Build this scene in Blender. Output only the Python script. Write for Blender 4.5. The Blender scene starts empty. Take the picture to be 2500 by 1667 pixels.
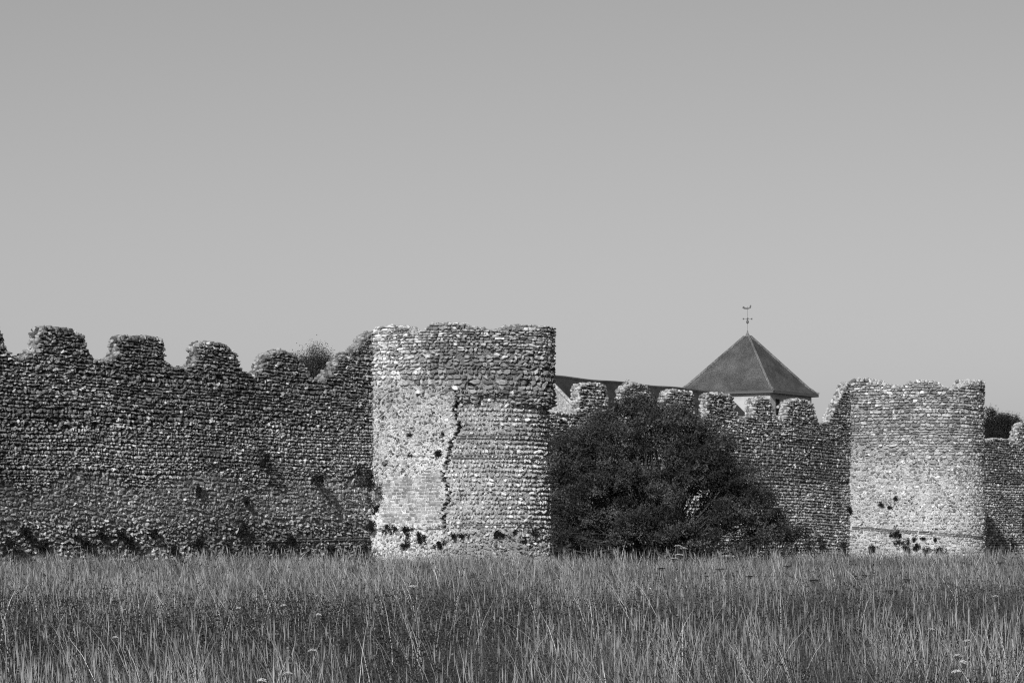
import bpy, math
import numpy as np
from mathutils import Vector, Matrix
rs = np.random.RandomState(7)

# ------------------------------------------------------------------ camera, sky, sun, exposure
SC = bpy.context.scene
F = 7640.0; CX = 1250.0; HY = 1340.0; EYE = 1.6      # focal length in photo pixels, horizon row
cam_d = bpy.data.cameras.new('camera'); cam = bpy.data.objects.new('camera', cam_d)
SC.collection.objects.link(cam); SC.camera = cam
cam.location = (0, 0, EYE); cam.rotation_euler = (math.radians(90), 0, 0)
cam_d.sensor_width = 36; cam_d.lens = F/2500*36
cam_d.shift_y = (HY-833.5)/2500
cam_d.clip_start = 0.5; cam_d.clip_end = 5000
# fort frame: T runs along the curtain wall, N points out of it towards the field
ang = math.atan2(F, 4450.0)
T = np.array([math.cos(ang), math.sin(ang)]); N = np.array([T[1], -T[0]])
to_sun = np.array([*(-T*1.0 + N*0.28), 0.50]); to_sun /= np.linalg.norm(to_sun)
elev = math.asin(to_sun[2])
world = bpy.data.worlds.new('World'); SC.world = world; world.use_nodes = True
nt = world.node_tree; nt.nodes.clear()
sky = nt.nodes.new('ShaderNodeTexSky'); sky.sky_type = 'NISHITA'; sky.sun_disc = False
sky.sun_elevation = elev; sky.sun_rotation = math.atan2(to_sun[0], to_sun[1])
sky.dust_density = 1.3; sky.air_density = 1.0
bw = nt.nodes.new('ShaderNodeRGBToBW')   # black and white film
bg = nt.nodes.new('ShaderNodeBackground'); ow = nt.nodes.new('ShaderNodeOutputWorld')
bg.inputs['Strength'].default_value = 0.093
nt.links.new(sky.outputs[0], bw.inputs[0]); nt.links.new(bw.outputs[0], bg.inputs[0]); nt.links.new(bg.outputs[0], ow.inputs[0])
sun_d = bpy.data.lights.new('sun', 'SUN'); sun_d.energy = 5.0; sun_d.angle = math.radians(0.5)
sun_d.color = (1, 1, 1)                                # the photograph is black and white
sun = bpy.data.objects.new('sun', sun_d); SC.collection.objects.link(sun)
sun.rotation_euler = Vector(to_sun).to_track_quat('Z', 'Y').to_euler()
vs = SC.view_settings; vs.view_transform = 'Standard'; vs.look = 'None'; vs.gamma = 1; vs.exposure = -0.25
SC.render.engine = 'CYCLES'; SC.cycles.use_denoising = False; SC.cycles.filter_width = 1.2

# ------------------------------------------------------------------ helpers
def ramp(nt, src, pts):
    r = nt.nodes.new('ShaderNodeValToRGB'); el = r.color_ramp.elements
    while len(el) < len(pts): el.new(0.5)
    for e, (p, v) in zip(el, pts): e.position = p; e.color = (v, v, v, 1)
    nt.links.new(src, r.inputs[0]); return r.outputs[0]
def mul(nt, a, b, op='MULTIPLY'):
    m = nt.nodes.new('ShaderNodeMath'); m.operation = op
    for i, x in enumerate((a, b)):
        if isinstance(x, (int, float)): m.inputs[i].default_value = x
        else: nt.links.new(x, m.inputs[i])
    return m.outputs[0]
def noise(nt, scale, detail=4, rough=0.6):
    tc = nt.nodes.new('ShaderNodeTexCoord'); n = nt.nodes.new('ShaderNodeTexNoise')
    n.inputs['Scale'].default_value = scale; n.inputs['Detail'].default_value = detail; n.inputs['Roughness'].default_value = rough
    nt.links.new(tc.outputs['Object'], n.inputs['Vector']); return n.outputs['Fac']
def material(name, base=None, rough=0.9, spec=0.2, mott=((0.3, 0.7), (0.7, 1.3)), nscale=9, bump=0.0, bscale=30, bdist=0.02, fine=None):
    """grey material: tone attribute (or base value) x mottling noise, with bump"""
    m = bpy.data.materials.new(name); m.use_nodes = True; nt = m.node_tree
    b = nt.nodes['Principled BSDF']; b.inputs['Roughness'].default_value = rough; b.inputs['Specular IOR Level'].default_value = spec
    if base is None:
        at = nt.nodes.new('ShaderNodeAttribute'); at.attribute_name = 'tone'; v = at.outputs['Fac']
    else: v = base
    v = mul(nt, v, ramp(nt, noise(nt, nscale), mott))
    if fine: v = mul(nt, v, ramp(nt, noise(nt, fine, 2), ((0.35, 0.55), (0.65, 1.4))))
    nt.links.new(v, b.inputs['Base Color'])
    if bump:
        bp = nt.nodes.new('ShaderNodeBump'); bp.inputs['Strength'].default_value = bump; bp.inputs['Distance'].default_value = bdist
        nt.links.new(noise(nt, bscale, 5, 0.7), bp.inputs['Height']); nt.links.new(bp.outputs[0], b.inputs['Normal'])
    return m
M_STONE = material('flint', rough=0.75, spec=0.3, nscale=14, mott=((0.3, 0.52), (0.7, 1.12)), bump=0.5, bscale=35, bdist=0.015)
M_MORTAR = material('lime_mortar', rough=0.95, spec=0.1, nscale=2.2, mott=((0.3, 0.6), (0.7, 1.08)), bump=0.9, bscale=22, bdist=0.03, fine=30)
M_LEAF = material('leaf', rough=0.7, spec=0.15, nscale=2.5, mott=((0.3, 0.75), (0.7, 1.25)))
M_BARK = material('bark', base=0.07, rough=0.9, nscale=8, bump=0.5, bscale=40)
M_GRASS = material('dry_grass_blade', rough=0.7, spec=0.15, nscale=0.5, mott=((0.35, 0.55), (0.65, 1.1)))
M_SOIL = material('field_soil', base=0.05, nscale=0.6, bump=0.6, bscale=5, bdist=0.1)
M_PETAL = material('white_petal', base=0.5, rough=0.8, nscale=30, mott=((0.3, 0.85), (0.7, 1.0)))
M_IRON = material('iron', base=0.10, rough=0.5, nscale=20)
M_LEAD = material('weathered_lead', base=0.16, rough=0.6, nscale=6)
M_RENDERWALL = material('pale_limewashed_rubble', base=0.44, nscale=1.2, mott=((0.3, 0.78), (0.7, 1.08)), bump=0.25, bscale=5, bdist=0.03)
M_GABLE = material('grey_rubble', base=0.36, nscale=1.6, mott=((0.3, 0.7), (0.7, 1.1)), bump=0.5, bscale=8, bdist=0.04, fine=9)
M_DARK = material('dark_louvre_wood', base=0.02, nscale=8)
M_TILE = material('clay_tile_lichened', rough=0.85, nscale=0.9, mott=((0.3, 0.55), (0.7, 1.25)), bump=0.2, bscale=9, bdist=0.02, fine=14)

def tag(o, label=None, cat=None, group=None, kind=None):
    if label: o['label'] = label
    if cat: o['category'] = cat
    if group: o['group'] = group
    if kind: o['kind'] = kind
    return o
def empty(name, loc, rotz=0, **k):
    o = bpy.data.objects.new(name, None); SC.collection.objects.link(o); o.location = loc; o.rotation_euler = (0, 0, rotz)
    o.empty_display_size = 0.2
    return tag(o, **k)
def mesh_np(name, V, faces, mats, parent=None, tone=None, midx=None, loc=None, smooth=False):
    """faces: list of int arrays (n,k)"""
    me = bpy.data.meshes.new(name); V = np.asarray(V, np.float32)
    me.vertices.add(len(V)); me.vertices.foreach_set('co', V.ravel())
    faces = [np.asarray(f, np.int64) for f in faces if len(f)]
    idx = np.concatenate([f.ravel() for f in faces]); cnt = np.concatenate([np.full(len(f), f.shape[1]) for f in faces])
    me.loops.add(len(idx)); me.loops.foreach_set('vertex_index', idx.astype(np.int32))
    me.polygons.add(len(cnt)); st = np.concatenate([[0], np.cumsum(cnt)[:-1]])
    me.polygons.foreach_set('loop_start', st.astype(np.int32))
    me.polygons.foreach_set('use_smooth', np.full(len(cnt), smooth))
    for m in mats: me.materials.append(m)
    if midx is not None: me.polygons.foreach_set('material_index', np.asarray(midx, np.int32))
    if tone is not None:
        a = me.attributes.new('tone', 'FLOAT', 'POINT'); a.data.foreach_set('value', np.asarray(tone, np.float32))
    me.update(calc_edges=True); me.validate()
    o = bpy.data.objects.new(name, me); SC.collection.objects.link(o)
    if parent: o.parent = parent
    if loc is not None: o.location = loc
    return o
class Sines:
    """cheap smooth noise in 2-D"""
    def __init__(s, seed, scale, n=9):
        r = np.random.RandomState(seed); a = r.rand(n)*6.283; k = scale*(0.5+1.5*r.rand(n))
        s.kx, s.ky, s.ph = np.cos(a)*k, np.sin(a)*k, r.rand(n)*6.283
    def __call__(s, x, y=0.0):
        x = np.asarray(x, float)[..., None]; y = np.asarray(y, float)[..., None]
        return np.sin(x*s.kx+y*s.ky+s.ph).mean(-1)*2
def proj(P):
    P = np.atleast_2d(P); return CX+P[:, 0]/P[:, 1]*F, HY-(P[:, 2]-EYE)/P[:, 1]*F
def ground_z(y):
    u = np.clip((np.asarray(y, float)-20)/48, 0, 1); return 0.95*u - 0.0012*np.clip(np.asarray(y, float)-68, 0, 80)

# wall line in world, s = metres along T from the left foot of the near bastion
P0 = np.array([(912-CX)/F*82.0, 82.0])
def s_of_x(x, off=0.0):
    """distance along the wall line (moved off metres outwards) seen at photo column x"""
    a = (np.asarray(x, float)-CX)/F; p = P0+N*off
    return (a*p[1]-p[0])/(T[0]-a*T[1])
def z_of(y, Y): return EYE+(HY-np.asarray(y, float))/F*Y
def to_world(lx, ly):          # local fort frame -> world
    return P0[0]+T[0]*lx-N[0]*ly, P0[1]+T[1]*lx-N[1]*ly

class Plane:
    def pos(s, q, z, d): return np.stack([q, -d, z], -1)
    def nrm(s, q): q = np.asarray(q, float); return np.stack([0*q, 0*q-1, 0*q], -1)
    def tan(s, q): q = np.asarray(q, float); return np.stack([0*q+1, 0*q, 0*q], -1)
class Dee:
    def __init__(s, sj, L, R): s.sj, s.L, s.R = sj, L, R; s.len = 2*L+math.pi*R
    def _a(s, q): return math.pi+np.clip((np.asarray(q, float)-s.L)/s.R, 0, math.pi)
    def pos(s, q, z, d):
        q = np.asarray(q, float); a = s._a(q); b = 0.015*np.clip(6.0-z, 0, 9)  # slight batter
        r = s.R+d+b
        x = s.sj+s.R+r*np.cos(a); y = -s.L+r*np.sin(a)
        y = y+np.clip(s.L-q, 0, None)+np.clip(q-s.L-math.pi*s.R, 0, None)
        return np.stack([x, y, z+0*q], -1)
    def nrm(s, q): a = s._a(q); return np.stack([np.cos(a), np.sin(a), 0*a], -1)
    def tan(s, q): a = s._a(q); return np.stack([-np.sin(a), np.cos(a), 0*a], -1)
def lproj(P):
    wx, wy = to_world(P[..., 0], P[..., 1]); return CX+wx/wy*F, HY-(P[..., 2]-EYE)/wy*F, wy

# ------------------------------------------------------------------ rubble masonry builder
A8 = np.arange(8)*math.pi/4
def stones_mesh(rec):
    """rec: dict of arrays C,U,V,N,a,b,d,sq,tone -> verts, tris, quads, tone"""
    C, U, V, Nn, a, b, d, sq, tone, jit = [np.asarray(rec[k], float) for k in ('C', 'U', 'V', 'N', 'a', 'b', 'd', 'sq', 'tone', 'jit')]
    n = len(C)
    cu, cv = np.cos(A8)[None], np.sin(A8)[None]
    corner = (np.arange(8) % 2 == 1)[None]
    rad = np.where(corner, 1+0.36*sq[:, None], 1.0)*(1+jit[:, None]*(rs.rand(n, 8)-0.5)*0.62)
    eu, ev = cu*rad, cv*rad
    vs = []
    top = 0.9+0.25*(rs.rand(n, 1)-0.5)
    tilt_u, tilt_v = (rs.rand(n, 1)-0.5)*0.55*jit[:, None], (rs.rand(n, 1)-0.5)*0.4*jit[:, None]
    def lay(u, v, h):
        h = h+(u*tilt_u+v*tilt_v)*(h > 0)
        return C[:, None]+U[:, None]*(u*a[:, None])[..., None]+V[:, None]*(v*b[:, None])[..., None]+Nn[:, None]*(h*d[:, None])[..., None]
    j = jit[:, None]
    vs.append(lay(0*top, 0*top, top*1.02))
    vs.append(lay(eu*0.76, ev*0.76, top*0.93+j*(rs.rand(n, 8)-0.5)*0.28))
    vs.append(lay(eu, ev, 0.5+j*(rs.rand(n, 8)-0.5)*0.4))
    vs.append(lay(eu*0.93, ev*0.93, 0*eu-0.9))
    VV = np.concatenate(vs, 1)                                   # n,25,3
    k = np.arange(8); k2 = (k+1) % 8
    tri = np.stack([0*k, 1+k, 1+k2], -1)
    q1 = np.stack([1+k, 9+k, 9+k2, 1+k2], -1); q2 = np.stack([9+k, 17+k, 17+k2, 9+k2], -1)
    base = (np.arange(n)*25)[:, None, None]
    return VV.reshape(-1, 3), (base+tri[None]).reshape(-1, 3), (base+np.concatenate([q1, q2])[None]).reshape(-1, 4), np.repeat(tone, 25)

class Masonry:
    def __init__(s, surf, q0, q1, zbase, top, relief, seed, thick=0.35, step=0.05, mortar=None):
        s.surf, s.q0, s.q1, s.zb, s.top, s.relief, s.thick, s.step, s.mortar = surf, q0, q1, zbase, top, relief, thick, step, mortar
        s.r = np.random.RandomState(seed); s.rows = {k: [] for k in ('q', 'z', 'a', 'b', 'd', 'sq', 'tone', 'jit', 'rot', 'off', 'lean')}
        s.wave = Sines(seed+1, 0.9); s.bl = Sines(seed+2, 0.8); s.bl2 = Sines(seed+5, 3.5); s.wob = Sines(seed+6, 2.2); s.bl3 = Sines(seed+7, 0.35); s.cap = []
    def course(s, st, z0, z1, q0=None, q1=None):
        """one style of coursed rubble, kept where st['mask'](x_img, y_img) holds"""
        q0 = s.q0 if q0 is None else q0; q1 = s.q1 if q1 is None else q1
        r = s.r; z = z0; Q = []
        while z < z1:
            h = st['h']*(1+st.get('hv', 0.38)*(r.rand()-0.5)*2)
            n = int((q1-q0)/(st['w']*0.5))+2
            w = st['w']*np.clip(np.exp(r.randn(n)*st.get('wv', 0.35)), 0.45, 2.4)
            c = q0-st['w']*r.rand()+np.cumsum(w)-w/2; k = c < q1
            Q.append(np.stack([c[k], 0*c[k]+z+h/2, w[k], 0*w[k]+h], -1)); z += h
        Q = np.concatenate(Q); q, z, w, h = Q.T
        z = z+st.get('wave', 0.03)*s.wave(q, z*0.5)+st.get('wob', 0.010)*s.wob(q, z*2.2)+st.get('zj', 0.006)*r.randn(len(q))
        P = s.surf.pos(q, z, 0*q); X, Y, _ = lproj(P)
        keep = st['mask'](X, Y) & (r.rand(len(q)) < st.get('cov', 1.0)) & (z+h*0.3 < s.top(q)) & (z > s.zb)
        q, z, w, h, X, Y = [v[keep] for v in (q, z, w, h, X, Y)]
        n = len(q)
        t0, t1 = st['tone']
        u = r.rand(n)
        tone = t0+(t1-t0)*u**st.get('tp', 1.6)
        tone = tone*(1+st.get('blotch', 0.25)*(s.bl(q, z)+0.6*s.bl2(q, z)))
        fresh = r.rand(n) < st.get('fresh', 0.08)*np.clip(1+0.9*s.bl2(q*0.6, z*0.6)+0.5*s.bl(q, z), 0.1, 3); tone = np.where(fresh, st.get('ft', 0.75)*(0.8+0.4*r.rand(n)), tone)
        if 'tmul' in st: tone = tone*st['tmul'](X, Y)
        g = st.get('gap', 0.9); R = s.rows
        R['q'].append(q); R['z'].append(z); R['a'].append(w/2*min(g*st.get('ga', 1.12), 1.03)*(1-0.18*r.rand(n))); R['b'].append(h/2*g*(1.02-0.34*r.rand(n)**1.5))
        R['d'].append(st['d']*(0.55+0.9*r.rand(n))); R['sq'].append(0*q+st.get('sq', 0.5)); R['tone'].append(np.clip(tone, 0.025, 0.85))
        R['jit'].append(0*q+st.get('jit', 0.8)); R['rot'].append(r.randn(n)*st.get('rj', 0.06)+st.get('rot', 0)); R['off'].append(0*q+st.get('off', 0.0))
        R['lean'].append(r.randn(n)*st.get('lj', 0.10))
    def tiles(s, zf, q0, q1, rows=2, tone=0.3, out=0.03):
        for k in range(rows):
            q = q0
            while q < q1:
                w = 0.28*(0.7+0.6*s.r.rand()); R = s.rows
                for key, v in zip(('q', 'z', 'a', 'b', 'd', 'sq', 'tone', 'jit', 'rot', 'off', 'lean'),
                                  (q+w/2, zf(q)+0.058*k, w*0.49, 0.019, out*(1.3+0.7*s.r.rand()), 1.0, tone*0.6*(0.6+0.8*s.r.rand()), 0.15, 0.0, 0.0, 0.0)):
                    R[key].append(np.array([v]))
                q += w
    def capping(s, tone=(0.15, 0.6), size=0.075):
        """stones along the broken top edge, across its thickness"""
        q = np.arange(s.q0, s.q1, 0.012); z = s.top(q)
        P = s.surf.pos(q, z, 0*q); L = np.concatenate([[0], np.cumsum(np.hypot(np.diff(q), np.diff(z)))])
        r = s.r; at = np.cumsum(size*(0.75+0.6*r.rand(int(L[-1]/size*1.5)))); at = at[at < L[-1]]
        qi = np.interp(at, L, q); e = 0.035
        dz = s.top(qi+e)-s.top(qi-e); ln = np.hypot(2*e, dz); nq, nz = -dz/ln, 2*e/ln
        for j in range(int(s.thick/size)+1):
            dep = -(j+0.35)*size
            m = r.rand(len(qi)) < 0.93
            s.cap.append((qi[m], s.top(qi[m]), nq[m], nz[m], dep+0.02*r.randn(m.sum()), r.rand(m.sum()), tone, size))
    def build(s, name_of, part_fn, parent):
        R = {k: np.concatenate(v) for k, v in s.rows.items()}
        q, z = R['q'], R['z']
        rel = s.relief(q, z)
        U, Nn = s.surf.tan(q), s.surf.nrm(q); W = np.zeros_like(U); W[:, 2] = 1
        c, sn = np.cos(R['rot'])[:, None], np.sin(R['rot'])[:, None]
        U2, V2 = U*c+W*sn, W*c-U*sn
        l = R['lean'][:, None]; N2 = Nn+U*l+W*(s.r.randn(len(q))*0.15*(R['jit'] > 0.3))[:, None]
        rec = dict(C=s.surf.pos(q, z, rel+R['off']), U=U2, V=V2, N=N2, a=R['a'], b=R['b'], d=R['d'], sq=R['sq'], tone=R['tone'], jit=R['jit'])
        pid = [part_fn(q, z)]
        recs = [rec]
        for qi, zi, nq, nz, dep, u, tone, size in s.cap:
            U = s.surf.tan(qi); W = np.zeros_like(U); W[:, 2] = 1; B = s.surf.nrm(qi); n = len(qi)
            n3 = U*nq[:, None]+W*nz[:, None]; t3 = U*nz[:, None]-W*nq[:, None]
            # lay stones flat (as courses): on steep edges the stone's flat axis stays horizontal
            recs.append(dict(C=s.surf.pos(qi, zi-0.035, dep), U=t3, V=B, N=n3+0.25*s.r.randn(n, 1)*t3, a=size*(0.42+0.3*s.r.rand(n)), b=size*(0.5+0.3*s.r.rand(n)),
                             d=0.025+0.045*s.r.rand(n), sq=0*qi+0.4, tone=tone[0]+(tone[1]-tone[0])*u, jit=0*qi+1))
            pid.append(part_fn(qi, zi))
        rec = {k: np.concatenate([r_[k] for r_ in recs]) for k in recs[0]}; pid = np.concatenate(pid)
        # mortar core
        qs = np.linspace(s.q0, s.q1, int((s.q1-s.q0)/s.step)+1); tops = s.top(qs)-0.03
        zs = np.arange(s.zb, tops.max()+s.step, s.step)
        QQ, ZZ = np.meshgrid(qs, zs, indexing='ij'); ZC = np.minimum(ZZ, tops[:, None])
        X, Y, _ = lproj(s.surf.pos(QQ, ZC, 0*QQ))
        md, mt = s.mortar(X, Y)
        rough = Sines(3, 9.0); 
        D = s.relief(QQ, ZC)+md+0.006*s.r.randn(*QQ.shape)+0.008*rough(QQ, ZC)
        PF = s.surf.pos(QQ, ZC, D); nq_, nz_ = QQ.shape
        I = np.arange(nq_*nz_).reshape(nq_, nz_)
        ok = (ZZ[:-1, :-1] < tops[:-1, None]) | (ZZ[1:, :-1] < tops[1:, None])
        F1 = np.stack([I[:-1, :-1], I[1:, :-1], I[1:, 1:], I[:-1, 1:]], -1)[ok]
        fp = part_fn((QQ[:-1, :-1]+s.step/2)[ok], ((ZC[:-1, :-1]+ZC[1:, 1:])/2)[ok])
        VF = PF.reshape(-1, 3); tf = mt.ravel()*(1+0.18*s.bl(QQ, ZC).ravel())
        # top ribbon and back
        ft = s.surf.pos(qs, tops, -0.02+0*qs); bt = s.surf.pos(qs, tops, -s.thick+0*qs); bb = s.surf.pos(qs, 0*qs+s.zb, -s.thick+0*qs)
        nv = len(VF); k = np.arange(len(qs)); n = len(qs)
        VF = np.concatenate([VF, ft, bt, bb]); tf = np.concatenate([tf, np.full(3*n, 0.2)])
        fr = np.stack([nv+k[:-1], nv+k[1:], nv+n+k[1:], nv+n+k[:-1]], -1); bk = np.stack([nv+n+k[:-1], nv+n+k[1:], nv+2*n+k[1:], nv+2*n+k[:-1]], -1)
        fp2 = part_fn(qs[:-1]+s.step/2, tops[:-1])
        FA = np.concatenate([F1, fr, bk]); FP = np.concatenate([fp, fp2, np.zeros(n-1, int)])
        out = {}
        for p in np.unique(np.concatenate([pid, FP])):
            V1, tri, quad, t1 = stones_mesh({k: v[pid == p] for k, v in rec.items()})
            fa = FA[FP == p]
            used, inv = (np.unique(fa, return_inverse=True) if len(fa) else (np.zeros(0, int), np.zeros(0, int)))
            fa = inv.reshape(-1, 4)+len(V1)
            out[p] = mesh_np(name_of(p), np.concatenate([V1, VF[used]]), [tri, quad, fa], [M_STONE, M_MORTAR], parent,
                             np.concatenate([t1, np.clip(tf[used], 0.02, 0.85)]), np.concatenate([np.zeros(len(tri)+len(quad)), np.ones(len(fa))]))
        return out

def profile(pts, jag=0.02, seed=0):
    """traced broken top edge -> height as a function of q (wall plane)"""
    pts = np.array(pts, float)
    pts[:, 0] = np.maximum.accumulate(pts[:, 0]); s = s_of_x(pts[:, 0]); Y = P0[1]+T[1]*s; z = z_of(pts[:, 1], Y)
    s = np.maximum.accumulate(s+np.arange(len(s))*1e-5)
    n1 = Sines(seed+50, 22.0)
    return lambda q: np.interp(q, s, z)+jag*n1(q)

ROT = ang
everywhere = lambda X, Y: np.ones(np.shape(X), bool)
# ---- curtain wall, near bay (left of the near bastion)
bay1 = [(-560, 745), (-440, 755), (-435, 812), (-405, 816), (-400, 760), (-300, 770), (-290, 825), (-260, 830), (-252, 775), (-110, 790), (-85, 850), (-60, 858), (-40, 850), (-30, 795), (-8, 792), (2, 812), (8, 845), (24, 870), (44, 873), (66, 866), (94, 852), (97, 812), (101, 800), (124, 798), (178, 803), (201, 819), (211, 849), (226, 874), (247, 883),
        (274, 876), (288, 864), (291, 826), (296, 818), (332, 821), (390, 824), (395, 832), (399, 850), (402, 878), (419, 895), (440, 898), (472, 892), (480, 876), (482, 846), (489, 836), (510, 834), (541, 838), (562, 849), (573, 868), (579, 891),
        (595, 907), (620, 914), (638, 904), (643, 878), (655, 864), (684, 855), (715, 861), (738, 883), (750, 907), (761, 924), (785, 930), (800, 914), (825, 882), (842, 864), (868, 852), (884, 834), (898, 818), (911, 808), (930, 806)]
crenel1 = [(-560, 812), (-260, 850), (41, 874), (245, 885), (435, 900), (612, 916), (768, 932), (930, 945)]
def bay(name, label, prof, cren, x0, x1, styles, mortar, edges, seed, tiles=(), relief_amp=0.03, extra=0.5, capt=(0.06, 0.42)):
    q0, q1 = float(s_of_x(x0)), float(s_of_x(x1))+extra
    top = profile(prof, seed=seed); cz = profile(cren, jag=0.0)
    big = Sines(seed+9, 0.7); mid = Sines(seed+8, 3.0)
    relief = lambda q, z: relief_amp*big(q, z)+0.012*mid(q, z)
    m = Masonry(Plane(), q0, q1, 0.3, top, relief, seed, mortar=mortar, thick=0.24)
    for st in styles: m.course(st, 0.3, 8.2)
    m.course(chips, 0.3, 8.2)
    for (xa, ya, xb, yb) in tiles:
        sa, sb = s_of_x(xa), s_of_x(xb); za, zb = z_of(ya, P0[1]+T[1]*sa), z_of(yb, P0[1]+T[1]*sb)
        m.tiles(lambda q: np.interp(q, [sa, sb], [za, zb]), sa, sb)
    m.capping(tone=capt)
    eq = [float(s_of_x(x)) for x in edges]                      # crenel centres separate the merlons
    def part(q, z):
        q = np.asarray(q); z = np.asarray(z); k = np.searchsorted(eq, q)
        return np.where(z > cz(q)+0.02, k+1, 0)
    root = empty(name, (P0[0], P0[1], 0), ROT, label=label, cat='castle wall')
    m.build(lambda p: 'wall_face' if p == 0 else 'merlon', part, root)
    # wall walk behind the parapet
    qs = np.linspace(q0, q1, 12); zt = cz(qs)-0.75; V = []
    for y in (0.26, 2.6):
        for zz in (0*qs+0.3, zt): V.append(np.stack([qs, 0*qs+y, zz], -1))
    V = np.concatenate(V); n = 12; k = np.arange(n-1)
    f = [np.stack([a*n+k, a*n+k+1, b*n+k+1, b*n+k], -1) for a, b in ((1, 3), (3, 2))]
    f.append(np.array([[0, n, 3*n, 2*n], [n-1, 2*n-1, 4*n-1, 3*n-1]]))
    mesh_np('wall_walk', V, [np.concatenate(f)], [M_MORTAR], root, np.full(len(V), 0.2))
    return root
def ramp_y(Y, a, b): return np.clip((Y-a)/(b-a), 0, 1)
chips = dict(h=0.05, w=0.06, d=0.055, tone=(0.08, 0.45), tp=1.4, fresh=0.12, ft=0.6, cov=0.08, mask=everywhere, gap=0.8, jit=1.4, rj=0.6, zj=0.03, sq=0.1, wv=0.5)
b1n = Sines(77, 0.018)
b1m = Sines(79, 0.09)
def edge1(X): return 1162+26*b1n(X, 0.0)+14*b1m(X, 0.0)+0*X
def mort1(X, Y):
    k = ramp_y(Y, edge1(X)-30, edge1(X)+30); k2 = ramp_y(Y, 1255, 1295)
    return -0.035+0.03*k-0.022*k2, 0.05+0.19*k-0.04*k2  # depth, tone; upper mortar painted near black to deepen shade in the gaps
dith = lambda X, Y: 22*np.sin(X*0.37+Y*0.11)*np.sin(X*0.13-Y*0.29+1)
styles1 = [
    dict(h=0.08, w=0.10, d=0.07, tone=(0.08, 0.34), tp=1.4, fresh=0.07, ft=0.55, mask=lambda X, Y: Y < 905+0.04*X+dith(X, Y)*0.4, gap=0.86, wave=0.02, jit=1.3, sq=0.3, wv=0.45),
    dict(h=0.086, w=0.10, d=0.065, tone=(0.09, 0.36), tp=1.4, fresh=0.08, ft=0.55, mask=lambda X, Y: (Y >= 905+0.04*X+dith(X, Y)*0.4) & (Y < 1040+dith(X, Y)), gap=0.84, jit=1.1, rj=0.08, sq=0.35, wv=0.45),
    dict(h=0.078, w=0.072, d=0.06, tone=(0.11, 0.45), tp=1.3, fresh=0.12, ft=0.6, mask=lambda X, Y: (Y >= 1040+dith(X, Y)) & (Y < edge1(X)+dith(X, Y)*0.5), gap=0.8, jit=1.1, rot=0.25, rj=0.2, ga=1.1, sq=0.3),
    dict(h=0.085, w=0.10, d=0.03, tone=(0.14, 0.42), tp=1.2, fresh=0.08, ft=0.5, tmul=lambda X, Y: 0.95+0.45*np.clip((X-450)/400, 0, 1), mask=lambda X, Y: (Y >= edge1(X)+dith(X, Y)*0.5) & (Y < 1272+dith(X, Y)*0.5), gap=0.9, jit=1.1, cov=0.82, sq=0.5, wv=0.5, zj=0.015, blotch=0.45),
    dict(h=0.075, w=0.08, d=0.045, tone=(0.08, 0.36), tp=1.3, fresh=0.12, ft=0.55, mask=lambda X, Y: Y >= 1272+dith(X, Y)*0.5, gap=0.85, jit=1.3, cov=0.72, rj=0.6, zj=0.025, sq=0.2)]
bay('curtain_wall', 'dark battlemented stretch of flint curtain wall left of the near round bastion', bay1, crenel1, -430, 912, styles1, mort1,
    (-275, -65, 41, 245, 435, 612, 768), 11, tiles=((406, 1103, 806, 1117), (620, 1322, 912, 1316)), extra=0.0)
# ---- middle bay
bay2 = [(1250, 1000), (1350, 1006)]
for xl, xr, ya, yt, yb, yc, fl in ((1402, 1480, 938, 934, 939, 1008, 4), (1509, 1586, 946, 935, 945, 1010, 4), (1614, 1690, 955, 951, 955, 1012, 4), (1714, 1787, 961, 958, 963, 1017, 12), (1826, 1884, 976, 968, 980, 1019, 6), (1907, 1984, 981, 973, 983, 1020, 5)):
    f_ = xl+14; bay2 += [(f_-7, yc), (f_-1, yc-14), (f_, ya+5), (f_+4, ya), (f_+20, yt), ((f_+xr)/2+10, yt+2), (xr-6, yb), (xr, yb+7), (xr+fl*0.5, yc-16), (xr+fl, yc)]
bay2 += [(1996, 1034), (2022, 1031), (2032, 1008), (2042, 988), (2052, 968), (2062, 945), (2070, 932), (2090, 926)]
crenel2 = [(1250, 1000), (1394, 1006), (1600, 1010), (1800, 1020), (2000, 1035), (2090, 1040)]
b2n = Sines(78, 0.02)
def mort2(X, Y):
    k = ramp_y(Y, 1130, 1330)
    return -0.032+0.012*k, 0.07+0.16*k
styles2 = [
    dict(h=0.086, w=0.12, d=0.07, tone=(0.09, 0.42), tp=1.5, fresh=0.12, ft=0.6, mask=lambda X, Y: Y < 1075, gap=0.86, wave=0.02, jit=1.3, sq=0.3),
    dict(h=0.09, w=0.12, d=0.05, tone=(0.08, 0.32), tp=1.3, fresh=0.10, ft=0.55, sq=0.3, mask=lambda X, Y: (Y >= 1075) & (Y < 1180), gap=0.9, jit=1.0),
    dict(h=0.10, w=0.11, d=0.06, tone=(0.16, 0.48), tp=1.2, fresh=0.16, ft=0.62, mask=lambda X, Y: Y >= 1180, gap=0.84, jit=1.2, sq=0.3)]
bay('curtain_wall', 'stretch of battlemented flint curtain wall between the two round bastions, half hidden by the big bush', bay2, crenel2, 1300, 2073, styles2, mort2,
    (1395, 1496, 1600, 1704, 1804, 1895, 2004), 12, tiles=((1700, 1052, 2073, 1058),), extra=0.0, capt=(0.12, 0.6))
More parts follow.
